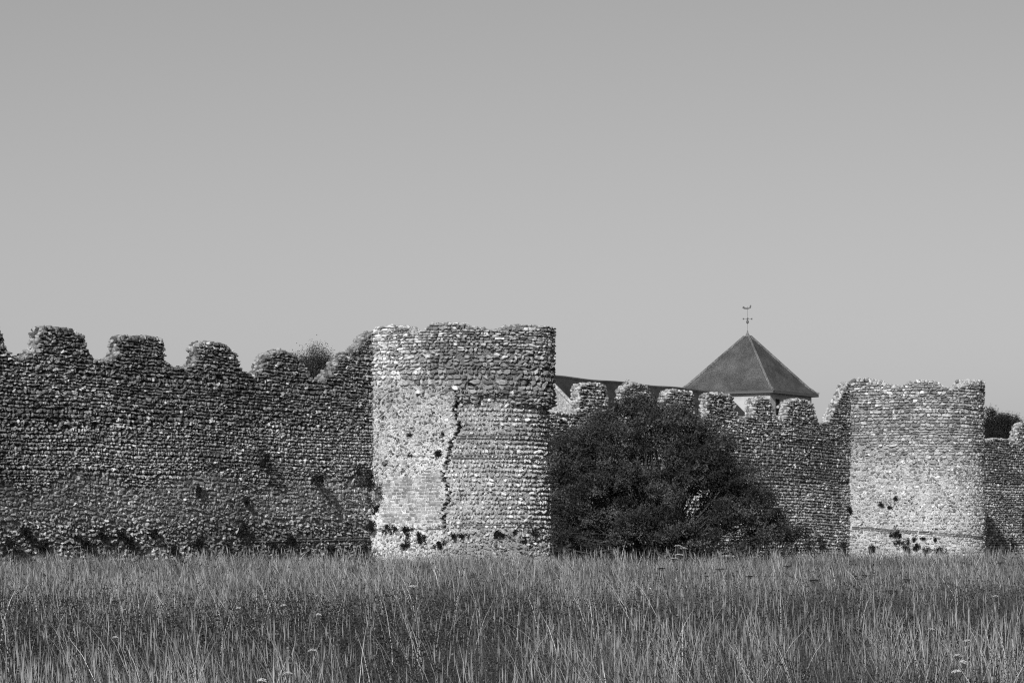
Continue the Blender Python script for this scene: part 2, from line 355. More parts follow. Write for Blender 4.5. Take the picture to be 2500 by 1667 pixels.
# ---- far bay, right edge of the picture
bay3 = [(2280, 1060), (2403, 1074), (2440, 1070), (2470, 1075), (2481, 1068), (2488, 1040), (2496, 1031), (2530, 1034), (2560, 1040), (2566, 1075), (2590, 1080), (2598, 1046), (2650, 1050), (2656, 1084), (2676, 1087), (2684, 1058), (2730, 1062), (2736, 1092), (2756, 1095), (2764, 1070), (2806, 1074), (2812, 1100), (2900, 1108)]
crenel3 = [(2280, 1066), (2403, 1078), (2600, 1086), (2900, 1112)]
bay('curtain_wall', 'short far stretch of flint curtain wall right of the far bastion, with a slanting shadow', bay3, crenel3, 2270, 2860, styles2, mort2,
    (2300, 2430, 2580, 2666, 2746, 2830), 13, extra=0.0, capt=(0.12, 0.6))

# ---- round bastions
def tower_top(surf, pts, zb, seed):
    q = np.arange(0, surf.len, 0.02); P = surf.pos(q, 0*q+6.5, 0*q); X, _, Yd = lproj(P)
    im = int(np.argmax(X)); pts = np.array(pts, float)
    y = np.interp(X, pts[:, 0], pts[:, 1]); y[im:] = pts[-3, 1]+1+19*np.clip((np.arange(len(q)-im)*0.02-1.6)/0.3, 0, 1)
    z = z_of(y, Yd); n1 = Sines(seed, 22.0)
    return lambda qq: np.interp(qq, q, z)+0.02*n1(qq)
t1pts = [(905, 808), (911, 806), (925, 798), (962, 793), (994, 797), (1007, 809), (1023, 811), (1043, 801), (1056, 789), (1092, 789), (1129, 789), (1149, 797), (1186, 799), (1207, 807), (1231, 801), (1247, 795), (1284, 795), (1292, 799), (1309, 793), (1341, 801), (1347, 815), (1356, 835)]
crack = np.array([(1116, 925), (1115, 940), (1117, 980), (1108, 997), (1121, 1042), (1113, 1062), (1100, 1078), (1094, 1115), (1086, 1138), (1078, 1160), (1088, 1180), (1094, 1201), (1090, 1229), (1078, 1246), (1080, 1266), (1086, 1290)], float)
def xcr(Y): return np.interp(Y, crack[:, 1], crack[:, 0])+2.2*np.sin(Y*0.55)+1.5*np.sign(np.sin(Y*0.33+1))
def ledge(X): return np.interp(X, [1116, 1172, 1174, 1242, 1244, 1300, 1345, 1360], [982, 983, 964, 966, 984, 992, 997, 999])
R1 = 1.81; L1 = 2.12
dee1 = Dee(0.0, L1, R1)
def upper1(X, Y): return Y < np.where(X < 1117, 945+14*np.sin(X*0.05+1)+9*np.sin(X*0.13)+5*np.sin(X*0.31), ledge(X)+2*np.sin(X*0.3))
def left1(X, Y): return (X < xcr(Y))
def cw(Y): return 1.9+1.1*np.sin(Y*0.21)*np.sin(Y*0.077)+0.5*np.sin(Y*0.9)
def relief1(q, z):
    X, Y, _ = lproj(dee1.pos(q, z, 0*q))
    big = Sines(31, 1.0)(q, z)*0.03
    up = np.where(X < 1117, 0.085, 0.15)*upper1(X, Y)
    lf = 0.075*(left1(X, Y) & (Y < 1292) & ~upper1(X, Y))
    groove = -0.22*((np.abs(X-xcr(Y)-2.0) < cw(Y)) & (Y > 925) & (Y < 1292))
    low = 0.05*ramp_y(Y, 1284, 1296)*(X > 1080)+0.05*ramp_y(Y, 1292, 1300)*(X <= 1080)
    return big+np.maximum(up, lf)+groove+low
def mort_t1(X, Y):
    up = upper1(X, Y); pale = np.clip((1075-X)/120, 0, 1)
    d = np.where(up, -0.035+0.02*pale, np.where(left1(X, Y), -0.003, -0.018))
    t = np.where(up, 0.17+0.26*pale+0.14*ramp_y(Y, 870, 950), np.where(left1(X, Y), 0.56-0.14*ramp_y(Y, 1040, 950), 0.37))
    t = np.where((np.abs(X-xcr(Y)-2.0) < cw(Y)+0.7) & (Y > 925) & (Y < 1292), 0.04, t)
    return d, t
patch = lambda X, Y: (X > 930+10*np.sin(Y*0.11)) & (X < np.minimum(1080, xcr(Y)-3)) & (Y > 1160+8*np.sin(X*0.07)-0.12*(X-1000)) & (Y < 1280)
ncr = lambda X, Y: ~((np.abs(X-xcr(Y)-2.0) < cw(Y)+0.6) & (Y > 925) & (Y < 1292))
stT1 = [
    dict(h=0.078, w=0.12, d=0.065, tone=(0.15, 0.58), tp=1.4, fresh=0.12, ft=0.62, mask=lambda X, Y: upper1(X, Y) & (Y < 865+dith(X, Y)*0.5), gap=0.88, jit=1.2, wave=0.05, sq=0.35,
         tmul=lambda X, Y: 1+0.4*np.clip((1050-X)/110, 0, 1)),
    dict(h=0.105, w=0.14, d=0.07, tone=(0.14, 0.54), tp=1.3, fresh=0.10, ft=0.62, mask=lambda X, Y: upper1(X, Y) & (Y >= 865+dith(X, Y)*0.5) & ncr(X, Y), gap=0.86, jit=1.3, wave=0.05, wv=0.4, sq=0.25, rj=0.2,
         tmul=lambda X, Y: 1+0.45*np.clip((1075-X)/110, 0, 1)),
    dict(h=0.08, w=0.09, d=0.026, tone=(0.10, 0.5), tp=0.9, fresh=0.14, ft=0.7, cov=0.8, mask=lambda X, Y: ~upper1(X, Y) & (X < xcr(Y)-1) & (Y < 1290) & ~patch(X, Y) & ncr(X, Y), gap=0.78, jit=1.3, wv=0.5, zj=0.025, rj=0.5, sq=0.2,
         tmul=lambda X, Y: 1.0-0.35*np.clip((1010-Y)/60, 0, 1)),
    dict(h=0.082, w=0.135, d=0.012, tone=(0.16, 0.40), tp=1.0, fresh=0.06, ft=0.5, cov=0.88, mask=lambda X, Y: patch(X, Y) & ncr(X, Y), gap=0.9, jit=0.15, sq=1.0, hv=0.15, wv=0.3, rj=0.02, lj=0.03, wave=0.01),
    dict(h=0.122, w=0.094, d=0.06, tone=(0.22, 0.66), tp=1.0, fresh=0.2, ft=0.75, cov=0.9, hv=0.06, wv=0.25, mask=lambda X, Y: ~upper1(X, Y) & (X > xcr(Y)+3) & (Y < 1286) & ncr(X, Y), gap=0.66, jit=1.3, rj=0.3, wave=0.012, lj=0.3, sq=0.25),
    dict(h=0.08, w=0.09, d=0.05, tone=(0.18, 0.6), tp=1.0, fresh=0.15, ft=0.65, cov=0.75, mask=lambda X, Y: Y >= 1286, gap=0.8, jit=1.3, rj=0.6, zj=0.03, sq=0.2)]
def bastion(label, dee, pts, styles, mort, relief, seed, splity, tiles=()):
    top = tower_top(dee, pts, 0.3, seed)
    m = Masonry(dee, 0.0, dee.len, 0.3, top, relief, seed, thick=0.4, step=0.03, mortar=mort)
    for st in styles: m.course(st, 0.3, 8.2)
    m.course(dict(chips, mask=(lambda X, Y: ncr(X, Y) & ~patch(X, Y)) if seed == 21 else everywhere), 0.3, 8.2)
    for (xa, ya, xb, yb) in tiles:
        q = np.arange(0, dee.len*0.6, 0.02); X, _, Yd = lproj(dee.pos(q, 0*q+3, 0*q)); im = np.argmax(X)
        qa, qb = np.interp([xa, xb], X[:im], q[:im]); za = z_of(ya, np.interp(xa, X[:im], Yd[:im])); zb_ = z_of(yb, np.interp(xb, X[:im], Yd[:im]))
        m.tiles(lambda q_: np.interp(q_, [qa, qb], [za, zb_]), qa, qb, tone=0.3)
    m.capping(tone=(0.2, 0.7))
    def part(q, z):
        q = np.asarray(q, float); X, Y, _ = lproj(dee.pos(q, np.asarray(z, float), 0*q)); return splity(X, Y).astype(int)
    root = empty('round_bastion', (P0[0], P0[1], 0), ROT, label=label, cat='bastion')
    m.build(lambda p: ('lower_masonry', 'upper_masonry')[p], part, root)
    # floor behind the parapet
    a = np.linspace(0, dee.len, 40); P = dee.pos(a, 0*a+5.4, 0*a-0.4); c = len(P)
    V = np.concatenate([P, [[dee.sj+dee.R, -dee.L/2, 5.4]]]); k = np.arange(c-1)
    mesh_np('bastion_floor', V, [np.stack([k, k+1, 0*k+c], -1)], [M_MORTAR], root, np.full(len(V), 0.2))
    return root
bastion('near round bastion with a long jagged crack down its pale flint face', dee1, t1pts, stT1, mort_t1, relief1, 21, upper1,
        tiles=((1118, 1068, 1340, 1076), (1100, 1117, 1340, 1124), (1110, 1286, 1335, 1284)))
t2pts = [(2060, 932), (2073, 927), (2089, 924), (2116, 924), (2136, 928), (2162, 935), (2176, 941), (2199, 941), (2215, 933), (2242, 927), (2282, 929), (2298, 938), (2308, 946), (2328, 945), (2348, 940), (2371, 930), (2394, 928), (2397, 932), (2404, 942)]
sj2 = float(s_of_x(2073)); dee2 = Dee(sj2, 2.12, 1.9)
t2n = Sines(41, 0.02)
def up2(X, Y): return Y < 1120+25*t2n(X, 0.0)+dith(X, Y)+0.12*(X-2240)
def relief2(q, z):
    X, Y, _ = lproj(dee2.pos(q, z, 0*q)); return Sines(32, 1.0)(q, z)*0.035+0.05*up2(X, Y)*0.4
def mort_t2(X, Y):
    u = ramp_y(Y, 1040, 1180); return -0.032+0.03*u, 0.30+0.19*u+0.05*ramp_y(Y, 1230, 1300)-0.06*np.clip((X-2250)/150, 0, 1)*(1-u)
stT2 = [
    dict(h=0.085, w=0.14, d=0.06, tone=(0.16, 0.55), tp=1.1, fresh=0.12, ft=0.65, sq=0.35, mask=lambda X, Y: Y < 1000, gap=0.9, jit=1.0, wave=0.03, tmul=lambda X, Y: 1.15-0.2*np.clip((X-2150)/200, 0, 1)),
    dict(h=0.10, w=0.15, d=0.045, tone=(0.16, 0.52), tp=1.1, fresh=0.1, ft=0.65, sq=0.35, mask=lambda X, Y: (Y >= 1000) & up2(X, Y), gap=0.88, jit=1.0, wave=0.03),
    dict(h=0.085, w=0.115, d=0.03, tone=(0.12, 0.5), tp=0.9, fresh=0.12, ft=0.72, cov=0.74, sq=0.3, mask=lambda X, Y: ~up2(X, Y) & (Y < 1235), gap=0.8, jit=1.0, rj=0.25, zj=0.012),
    dict(h=0.09, w=0.115, d=0.035, tone=(0.16, 0.6), tp=1.0, fresh=0.12, ft=0.72, cov=0.74, sq=0.3, mask=lambda X, Y: Y >= 1235, gap=0.75, jit=1.0, rj=0.25)]
bastion('far pale round bastion at the right, with ragged top and dark weeds at its foot', dee2, t2pts, stT2, mort_t2, relief2, 22, up2,
        tiles=((2080, 1290, 2390, 1314),))
#PART2
# ------------------------------------------------------------------ church behind the wall
class MB:
    """small mesh collector"""
    def __init__(s): s.v, s.f = [], []
    def add(s, V, Fc):
        b = len(s.v); s.v += [tuple(map(float, p)) for p in V]; s.f += [tuple(b+i for i in f) for f in Fc]; return s
    def box(s, x0, y0, z0, x1, y1, z1):
        V = [(x, y, z) for z in (z0, z1) for x, y in ((x0, y0), (x1, y0), (x1, y1), (x0, y1))]
        return s.add(V, [(3, 2, 1, 0), (4, 5, 6, 7), (0, 1, 5, 4), (1, 2, 6, 5), (2, 3, 7, 6), (3, 0, 4, 7)])
    def tube(s, pts, rad, n=6):
        pts = [Vector(p) for p in pts]; V = []; m = len(pts)
        for i, p in enumerate(pts):
            d = (pts[min(i+1, m-1)]-pts[max(i-1, 0)]); d = d.normalized() if d.length > 1e-9 else Vector((0, 0, 1))
            u = d.orthogonal().normalized(); w = d.cross(u); r = rad[i] if hasattr(rad, '__len__') else rad
            V += [p+(u*math.cos(6.2832*k/n)+w*math.sin(6.2832*k/n))*r for k in range(n)]
        Fc = [(i*n+k, i*n+(k+1) % n, (i+1)*n+(k+1) % n, (i+1)*n+k) for i in range(m-1) for k in range(n)]
        Fc += [tuple(range(n))[::-1], tuple((m-1)*n+k for k in range(n))]
        return s.add(V, Fc)
    def build(s, name, mat, parent=None, smooth=False):
        me = bpy.data.meshes.new(name); me.from_pydata(s.v, [], s.f); me.materials.append(mat)
        if smooth: me.shade_smooth()
        o = bpy.data.objects.new(name, me); SC.collection.objects.link(o)
        if parent: o.parent = parent
        return o
def with_tone(o, v):
    a = o.data.attributes.new('tone', 'FLOAT', 'POINT'); a.data.foreach_set('value', np.full(len(o.data.vertices), v, np.float32)); return o
cc = np.array([(1887-CX)/F*200.0, 200.0]); SD = 7.0; ZE = 11.76; ZA = 15.5
ch = empty('church', (cc[0], cc[1], 0), ROT, label='church behind the wall with pyramid-roofed square tower, weather vane and long dark nave roof', cat='church')
o_ = 0.36
MB().box(o_, o_, 0, SD-o_, SD-o_, ZE-0.02).build('tower_wall', M_RENDERWALL, ch)
def roof_mesh():
    m = MB(); rings = []; prof = [(0.0, 0.0), (0.30, 0.20), (0.62, 0.50)]
    h1 = SD/2-0.16
    for i in range(14):
        u = i/13; ins = 0.62+(h1-0.62)*u; z = 0.5+(ZA-0.03-ZE-0.5)*u; prof.append((ins, z)) if 0 < i < 13 else None
    prof += [(h1, ZA-0.10-ZE), (h1+0.07, ZA-0.03-ZE), (SD/2-0.03, ZA-ZE)]; n = 12; r2 = np.random.RandomState(4)
    V = []
    for ins, z in prof:
        a, b = ins, SD-ins
        for (x0, y0, x1, y1) in ((a, a, b, a), (b, a, b, b), (b, b, a, b), (a, b, a, a)):
            for k in range(n): u = k/n; V.append((x0+(x1-x0)*u, y0+(y1-y0)*u, ZE+z-0.02*math.sin(3.14*u)*(SD/2-ins)/3+0.012*r2.randn()))
    L = 4*n; Fc = [(i*L+k, i*L+(k+1) % L, (i+1)*L+(k+1) % L, (i+1)*L+k) for i in range(len(prof)-1) for k in range(L)]
    Fc.append(tuple((len(prof)-1)*L+k for k in range(L))); Fc.append(tuple(range(L))[::-1])
    return m.add(V, Fc)
rf = with_tone(roof_mesh().build('tower_roof', M_TILE, ch), 0.085)
for (x, y) in ((0, 0), (SD, 0), (SD, SD), (0, SD)):
    c = SD/2; e = lambda ins, z: (x+(ins if x == 0 else -ins), y+(ins if y == 0 else -ins), ZE+z)
    with_tone(MB().tube([e(0.0, 0.03), e(0.30, 0.24), e(0.62, 0.54), e(c-0.16, ZA-ZE-0.0), e(c-0.05, ZA-ZE+0.02)], [0.10, 0.09, 0.09, 0.09, 0.08], 7).build('hip_tiles', M_TILE, rf), 0.15)
g = MB()
for a in ((0, 0, SD, 0.10), (0, SD-0.10, SD, SD), (0, 0.10, 0.10, SD-0.10), (SD-0.10, 0.10, SD, SD-0.10)): g.box(a[0], a[1], ZE-0.17, a[2], a[3], ZE-0.01)
g.box(0.1, 0.1, ZE-0.06, SD-0.1, SD-0.1, ZE-0.03)
g.build('gutter', M_IRON, ch)
for (x0, x1) in ((1.15, 1.65), (4.6, 5.4)):
    w = MB().box(x0, o_-0.05, 9.3, x1, o_+0.02, 11.25).build('belfry_opening', M_DARK, ch)
    lv = MB()
    for k in range(9): lv.box(x0+0.04, o_-0.09, 9.38+0.2*k, x1-0.04, o_-0.045, 9.43+0.2*k)
    lv.build('louvre', M_DARK, w)
# nave
RZ = 11.62; NY = SD/2; HW = 4.9; PT = 0.93; NL = -23.6
nv_ = MB(); m_ = 40; V = []; r2 = np.random.RandomState(9)
for i in range(m_+1):
    x = NL+0.25+(o_-NL-0.25)*i/m_; sag = 0.03*math.sin(i*0.5)+0.01*r2.randn()
    for y, z in ((NY-HW, RZ-HW*PT), (NY-HW*0.5, RZ-HW*0.5*PT), (NY, RZ), (NY+HW*0.5, RZ-HW*0.5*PT), (NY+HW, RZ-HW*PT), (NY, RZ-HW*PT-0.1)): V.append((x, y, z+sag))
Fc = [(i*6+k, (i+1)*6+k, (i+1)*6+(k+1) % 6, i*6+(k+1) % 6) for i in range(m_) for k in range(6)]+[tuple(range(6)), tuple(m_*6+k for k in range(6))[::-1]]
nr = with_tone(nv_.add(V, Fc).build('nave_roof', M_TILE, ch), 0.038)
with_tone(MB().tube([(NL+0.25+(o_-NL-0.25)*i/m_, NY, RZ+0.02+0.03*math.sin(i*0.5)) for i in range(m_+1)], 0.09).build('ridge_tiles', M_TILE, nr), 0.1)
MB().box(NL+0.3, NY-HW+0.4, 0, o_-0.03, NY+HW-0.4, RZ-HW*PT-0.05).build('nave_wall', M_RENDERWALL, ch)
gz = lambda y: RZ+0.12-abs(y-NY)*PT
gw = [(NY-HW-0.1, 0), (NY+HW+0.1, 0), (NY+HW+0.1, gz(NY+HW+0.1)), (NY, gz(NY)), (NY-HW-0.1, gz(NY-HW-0.1))]
MB().add([(NL-0.25, y, z) for y, z in gw]+[(NL+0.245, y, z) for y, z in gw], [(0, 1, 2, 3, 4)[::-1], (5, 6, 7, 8, 9)]+[(k, (k+1) % 5, 5+(k+1) % 5, 5+k) for k in range(5)]).build('gable_wall', M_GABLE, ch)
for sg in (-1, 1):
    MB().tube([(NL, NY+sg*(HW+0.2), gz(NY+HW+0.2)+0.03), (NL, NY, gz(NY)+0.03)], 0.14, 6).build('gable_coping', M_GABLE, ch)
# weather vane on the apex
ac = SD/2; vz = ZA-0.03
wv = MB().tube([(ac, ac, vz), (ac, ac, vz+0.18), (ac, ac, vz+0.25), (ac, ac, vz+0.42)], [0.16, 0.12, 0.07, 0.03], 8).build('weather_vane', M_LEAD, ch)
MB().tube([(ac, ac, vz+0.40), (ac, ac, vz+2.0)], 0.009, 6).build('pole', M_IRON, wv)
MB().tube([(ac, ac, vz+0.86), (ac, ac, vz+0.93), (ac, ac, vz+1.03), (ac, ac, vz+1.1)], [0.02, 0.09, 0.09, 0.02], 8).build('ball', M_IRON, wv)
am = MB()
for k in range(4):
    a = 0.5+k*math.pi/2; c, s_ = math.cos(a), math.sin(a); e = (ac+0.27*c, ac+0.27*s_, vz+1.18)
    am.tube([(ac, ac, vz+1.18), e], 0.010, 5); am.box(e[0]-0.035, e[1]-0.035, vz+1.13, e[0]+0.035, e[1]+0.035, vz+1.23)
am.build('cardinal_arms', M_IRON, wv)
W = (0.55, -0.83)
vn = MB(); out = [(-0.34, 0.02), (-0.30, 0.16), (-0.12, 0.05), (0.12, 0.05), (0.16, 0.2), (0.22, 0.24), (0.25, 0.17), (0.22, 0.02), (0.0, -0.06), (-0.2, -0.04)]
V = [(ac+W[0]*a-W[1]*t, ac+W[1]*a+W[0]*t, vz+1.86+b) for t in (-0.012, 0.012) for a, b in out]; n = len(out)
vn.add(V, [tuple(range(n)), tuple(range(n, 2*n))[::-1]]+[(k, n+k, n+(k+1) % n, (k+1) % n) for k in range(n)]).build('vane', M_IRON, wv)

# ------------------------------------------------------------------ ground
gy = np.concatenate([np.linspace(-40, 20, 7), np.linspace(22, 130, 109), np.linspace(140, 1500, 30)]); gx = np.concatenate([np.linspace(-900, -40, 12), np.linspace(-35, 60, 96), np.linspace(70, 900, 12)])
GX, GY = np.meshgrid(gx, gy, indexing='ij'); gn = Sines(61, 0.5)
GZ = ground_z(GY)+0.03*gn(GX, GY)*(GY < 140); I = np.arange(GX.size).reshape(GX.shape)
tag(mesh_np('ground', np.stack([GX, GY, GZ], -1).reshape(-1, 3), [np.stack([I[:-1, :-1], I[1:, :-1], I[1:, 1:], I[:-1, 1:]], -1).reshape(-1, 4)], [M_SOIL], smooth=True), kind='structure')

# ------------------------------------------------------------------ leaves, plants
def leaf_quads(P, size, tone, r, up=0.35, aspect=0.6, Nb=None):
    """one kite-shaped, slightly folded leaf at each point"""
    n = len(P); d = r.randn(n, 3); d /= np.linalg.norm(d, axis=1)[:, None]
    nn = r.randn(n, 3); nn[:, 2] += up*2; nn -= d*(nn*d).sum(1)[:, None]; nn /= np.linalg.norm(nn, axis=1)[:, None]
    sd = np.cross(d, nn); s = (size*(0.6+0.8*r.rand(n)))[:, None]
    a = P; b = P+d*s*0.45+sd*s*aspect*0.5+nn*s*0.08; c = P+d*s; e = P+d*s*0.45-sd*s*aspect*0.5+nn*s*0.08
    V = np.stack([a, b, c, e], 1).reshape(-1, 3); Q = np.arange(4*n).reshape(n, 4)
    return V, Q, np.repeat(tone, 4)
def tubes(paths, r0s, n=4):
    m = MB()
    for p, r0 in zip(paths, r0s):
        k = len(p); m.tube(p, [r0*(1-0.75*i/(k-1)) for i in range(k)], n)
    return m

# big hawthorn bush in front of the middle bay
rb = np.random.RandomState(5)
BY = 79.0; mpp = BY/F
outl = np.array([(1322, 1350), (1325, 1290), (1335, 1220), (1325, 1160), (1332, 1110), (1352, 1068), (1395, 1035), (1440, 1002), (1500, 975), (1560, 972), (1620, 982), (1680, 1000), (1745, 1024), (1795, 1056), (1815, 1105), (1850, 1140), (1892, 1170), (1922, 1222), (1938, 1270), (1965, 1310), (1985, 1350)], float)
bx = (1615-CX)*mpp; bg_z = float(ground_z(BY))-0.05
oy = np.linspace(972, 1352, 60)
def ext(y, side):
    xs = []
    for a, b in zip(outl[:-1], outl[1:]):
        if (a[1]-y)*(b[1]-y) <= 0 and a[1] != b[1]: xs.append(a[0]+(b[0]-a[0])*(y-a[1])/(b[1]-a[1]))
    return (min(xs) if side < 0 else max(xs)) if xs else 1560
XL = np.array([ext(y, -1) for y in oy]); XR = np.array([ext(y, 1) for y in oy])
bush = empty('hawthorn_bush', (bx, BY, bg_z), label='big dark hawthorn bush standing between the two bastions', cat='bush')
cent = []; crad = []
while len(cent) < 760:
    y = 1352-380*rb.rand()**1.0; xl, xr = np.interp(y, oy, XL), np.interp(y, oy, XR)
    hw = (xr-xl)/2*mpp; a = rb.rand()*6.283; rr = rb.rand()**0.27
    hw2 = max(hw-0.12, 0.1)*(0.98+0.09*math.sin(y*0.09+a*2)+0.06*math.sin(y*0.23-a*5)); dep = min(hw2, 2.1)
    x = (xl+xr)/2*mpp-CX*mpp-bx+rr*math.cos(a)*hw2; dy = rr*math.sin(a)*dep*0.95
    z = z_of(y, BY)-bg_z-0.18
    if 0.3*math.sin(x*2.1+z*1.7)+0.3*math.sin(x*3.3-z*2.9+1)+0.25*math.sin(dy*3+z*2) < -0.3 and rb.rand() < 0.85: continue
    cent.append((x, dy, max(z, 0.15))); crad.append(0.18+0.24*rb.rand())
cent = np.array(cent); crad = np.array(crad)
trunks = []; tr = []
roots = [(-0.5, 0.1), (0.0, 0.0), (0.45, 0.2), (0.15, -0.35), (-0.2, 0.5)]
for c, r_ in zip(cent[::3], crad[::3]):
    b = np.array([*roots[rb.randint(5)], -0.1]); mid = b+(c-b)*0.5+np.array([0, 0, 0.12*abs(c[0])])+0.12*rb.randn(3)
    q1 = b+(mid-b)*0.5+np.array([0, 0, 0.15])+0.05*rb.randn(3)
    trunks.append([b, q1, mid, mid+(c-mid)*0.6+0.08*rb.randn(3), c]); tr.append(0.012+0.028*rb.rand()**2)
tubes(trunks, tr, 5).build('branches', M_BARK, bush)
tw = []; twr = []; LP = []; LT = []
for c, r_ in zip(cent, crad):
    outw = np.array([c[0]*0.5, c[1]*0.6-0.5, 0.9+0.3*c[2]]); outw /= np.linalg.norm(outw)
    tone_c = 0.014+0.075*rb.rand()**1.6
    top_ = c[2] > 2.6+0.6*rb.rand()
    fl_ = np.array([1.0, 1.0, 0.55])
    n = int(230*(0.6+0.8*rb.rand())*(0.6 if top_ else 1)*(r_/0.32)**1.5); g_ = rb.randn(n, 3); g_ /= np.linalg.norm(g_, axis=1)[:, None]
    pts = c+g_*fl_*(r_*rb.rand(n, 1)**0.45)*(1+0.35*np.sin(g_[:, :1]*7+c[0]*5)*np.sin(g_[:, 2:]*6+c[2]*4))
    LP.append(pts); LT.append(tone_c*(0.5+1.2*rb.rand(n)**2))
    for k in range(3):
        d = outw*0.6+0.8*rb.randn(3)*np.array([1, 1, 0.5]); d /= np.linalg.norm(d); Lg = r_*(1.0+0.5*rb.rand())
        e = c+d*Lg; tw.append([c, c+d*Lg*0.5+0.04*rb.randn(3), e]); twr.append(0.006)
        n = 26; u = 0.5+0.5*rb.rand(n); LP.append(c+(e-c)*u[:, None]+rb.randn(n, 3)*0.035); LT.append(tone_c*(0.8+0.8*rb.rand(n)))
# long bare shoots
for k in range(160):
    c = cent[rb.randint(len(cent))]; d = np.array([c[0]*0.28, -0.25+c[1]*0.3, 0.8])+0.5*rb.randn(3); d /= np.linalg.norm(d); L_ = 0.35+0.4*rb.rand()
    e = c+d*L_; tw.append([c, c+d*L_*0.5+0.05*rb.randn(3), e]); twr.append(0.009)
    n = 16; u = rb.rand(n); LP.append(c+(e-c)*u[:, None]+0.035*rb.randn(n, 3)); LT.append(0.03+0.02*rb.rand(n))
tubes(tw, twr, 3).build('twigs', M_BARK, bush)
P_ = np.concatenate(LP); P_ = P_[:, :]; t_ = np.concatenate(LT); k_ = P_[:, 2] > 0.02
V, Q, tt = leaf_quads(P_[k_], 0.052, t_[k_], rb)
mesh_np('crown', V, [Q], [M_LEAF], bush, tt)

def tree(name, label, wx, wy, h, R, clumps, n_leaf, leaf, tone, seed, squash=0.9, gap=0.0):
    r = np.random.RandomState(seed); root = empty(name, (wx, wy, float(ground_z(wy))), label=label, cat='tree')
    cs = []
    while len(cs) < clumps:
        d = r.randn(3); d /= np.linalg.norm(d); rr = r.rand()**0.4
        cs.append(np.array([0, 0, h-R*squash])+d*rr*R*np.array([1, 1, squash])*(0.82+0.2*math.sin(3*d[0]+5*d[2]+seed)))
    paths = [[(0, 0, -0.2), (0.1, 0.05, h*0.25), (0.05, 0, h*0.5), (0, 0, h-R*0.8)]]
    MB().tube(paths[0], [0.22, 0.17, 0.12, 0.04], 8).build('trunk', M_BARK, root)
    br = [[(0.05, 0, h*0.35+r.rand()*h*0.3), c*0.5+np.array([0, 0, h*0.3]), c] for c in cs[::2]]
    tubes(br, [0.035]*len(br), 4).build('branches', M_BARK, root)
    P = np.concatenate([c+r.randn(n_leaf, 3)*R*0.085 for c in cs]); t = np.concatenate([np.full(n_leaf, tone*(0.75+0.5*r.rand())) for c in cs])*(0.7+0.6*r.rand(len(P)))
    V, Q, tt = leaf_quads(P, leaf, t, r); mesh_np('crown', V, [Q], [M_LEAF], root, tt)
def behind(x, off):      # ground point seen in column x, off metres behind the wall line
    s_ = float(s_of_x(x, -off)); p = P0-N*off+T*s_; return p
p = behind(752, 5.0); tree('young_tree', 'small loose-leaved tree showing behind the battlements beside the near bastion', p[0], p[1], float(z_of(845, p[1])-ground_z(p[1])), 1.3, 130, 320, 0.034, 0.04, 3, 0.62)
p = behind(2434, 9.0); tree('dark_tree', 'dense dark rounded tree behind the wall at the right edge', p[0], p[1], float(z_of(1001, p[1])-ground_z(p[1])), 1.4, 150, 380, 0.05, 0.02, 4, 0.8)
p = behind(2470, 9.3); tree('dark_tree', 'lower dark tree beside the dense rounded one behind the right-hand wall', p[0], p[1], float(z_of(1018, p[1])-ground_z(p[1])), 1.05, 90, 320, 0.05, 0.02, 8)

# weeds rooted in the masonry and along its foot: (x, y, half-width px, half-height px, label)
def on_wall(x, y, off=0.05):
    s_ = float(s_of_x(x, off)); p = P0+N*off+T*s_; return np.array([p[0], p[1], float(z_of(y, p[1]))]), N
def on_dee(dee):
    q = np.arange(0, dee.len*0.75, 0.02)
    def f(x, y, off=0.04):
        P = dee.pos(q, 0*q+2, 0*q+off); X, _, Yd = lproj(P); im = int(np.argmax(X)); qq = float(np.interp(x, X[:im], q[:im]))
        P = dee.pos(np.array([qq]), np.array([2.0]), np.array([off]))[0]; nn = dee.nrm(np.array([qq]))[0]
        wx, wy = to_world(P[0], P[1]); return np.array([wx, wy, float(z_of(y, wy))]), T*nn[0]-N*nn[1]
    return f
on1, on2 = on_dee(dee1), on_dee(dee2)
def weed(where, x, y, rx, ry, label, dens=1.0, tone=0.03, cat='weed', name='wall_weed', droop=0.0, group=None, stick=1.0):
    r = np.random.RandomState(int(x*7+y)); (p, nn) = where(x, y); m = p[1]/F; RX, RZ_ = rx*m, ry*m
    n3 = np.array([nn[0], nn[1], 0]); tn = np.array([-nn[1], nn[0], 0]); k = max(3, int(RX*RZ_*70)); LP = []; stems = []
    for i in range(k+5):
        a = r.rand()*6.283; q = r.rand()**0.5*(1+0.35*math.sin(3*a+x)); out = min(max(RX, RZ_), 0.35)*stick*(0.2+0.7*r.rand())*(1 if max(rx, ry) > 8 else 0.6)
        c = tn*math.cos(a)*q*RX*0.95+np.array([0, 0, 1])*math.sin(a)*q*RZ_*0.9+n3*out*0.8+np.array([0, 0, -droop*out])
        stems.append([n3*-0.04, c*0.5+n3*0.03, c]); nl = int((12+26*min(1, min(RX, RZ_)*8))*dens); sg = 0.012+0.15*min(RX, RZ_)*(0.5+r.rand())
        LP.append(c+r.randn(nl, 3)*sg)
    P = np.concatenate(LP); V, Q, tt = leaf_quads(P, 0.042 if max(rx, ry) > 8 else 0.03, tone*(0.6+0.8*r.rand(len(P))), r)
    root = empty(name, tuple(p), label=label, cat=cat, group=group)
    mesh_np('foliage', V, [Q], [M_LEAF], root, tt)
    with_tone(tubes(stems, [0.006]*len(stems), 3).build('stems', M_LEAF, root), 0.06)
    return root
W1, B1, W2, B2 = on_wall, on1, on_wall, on2
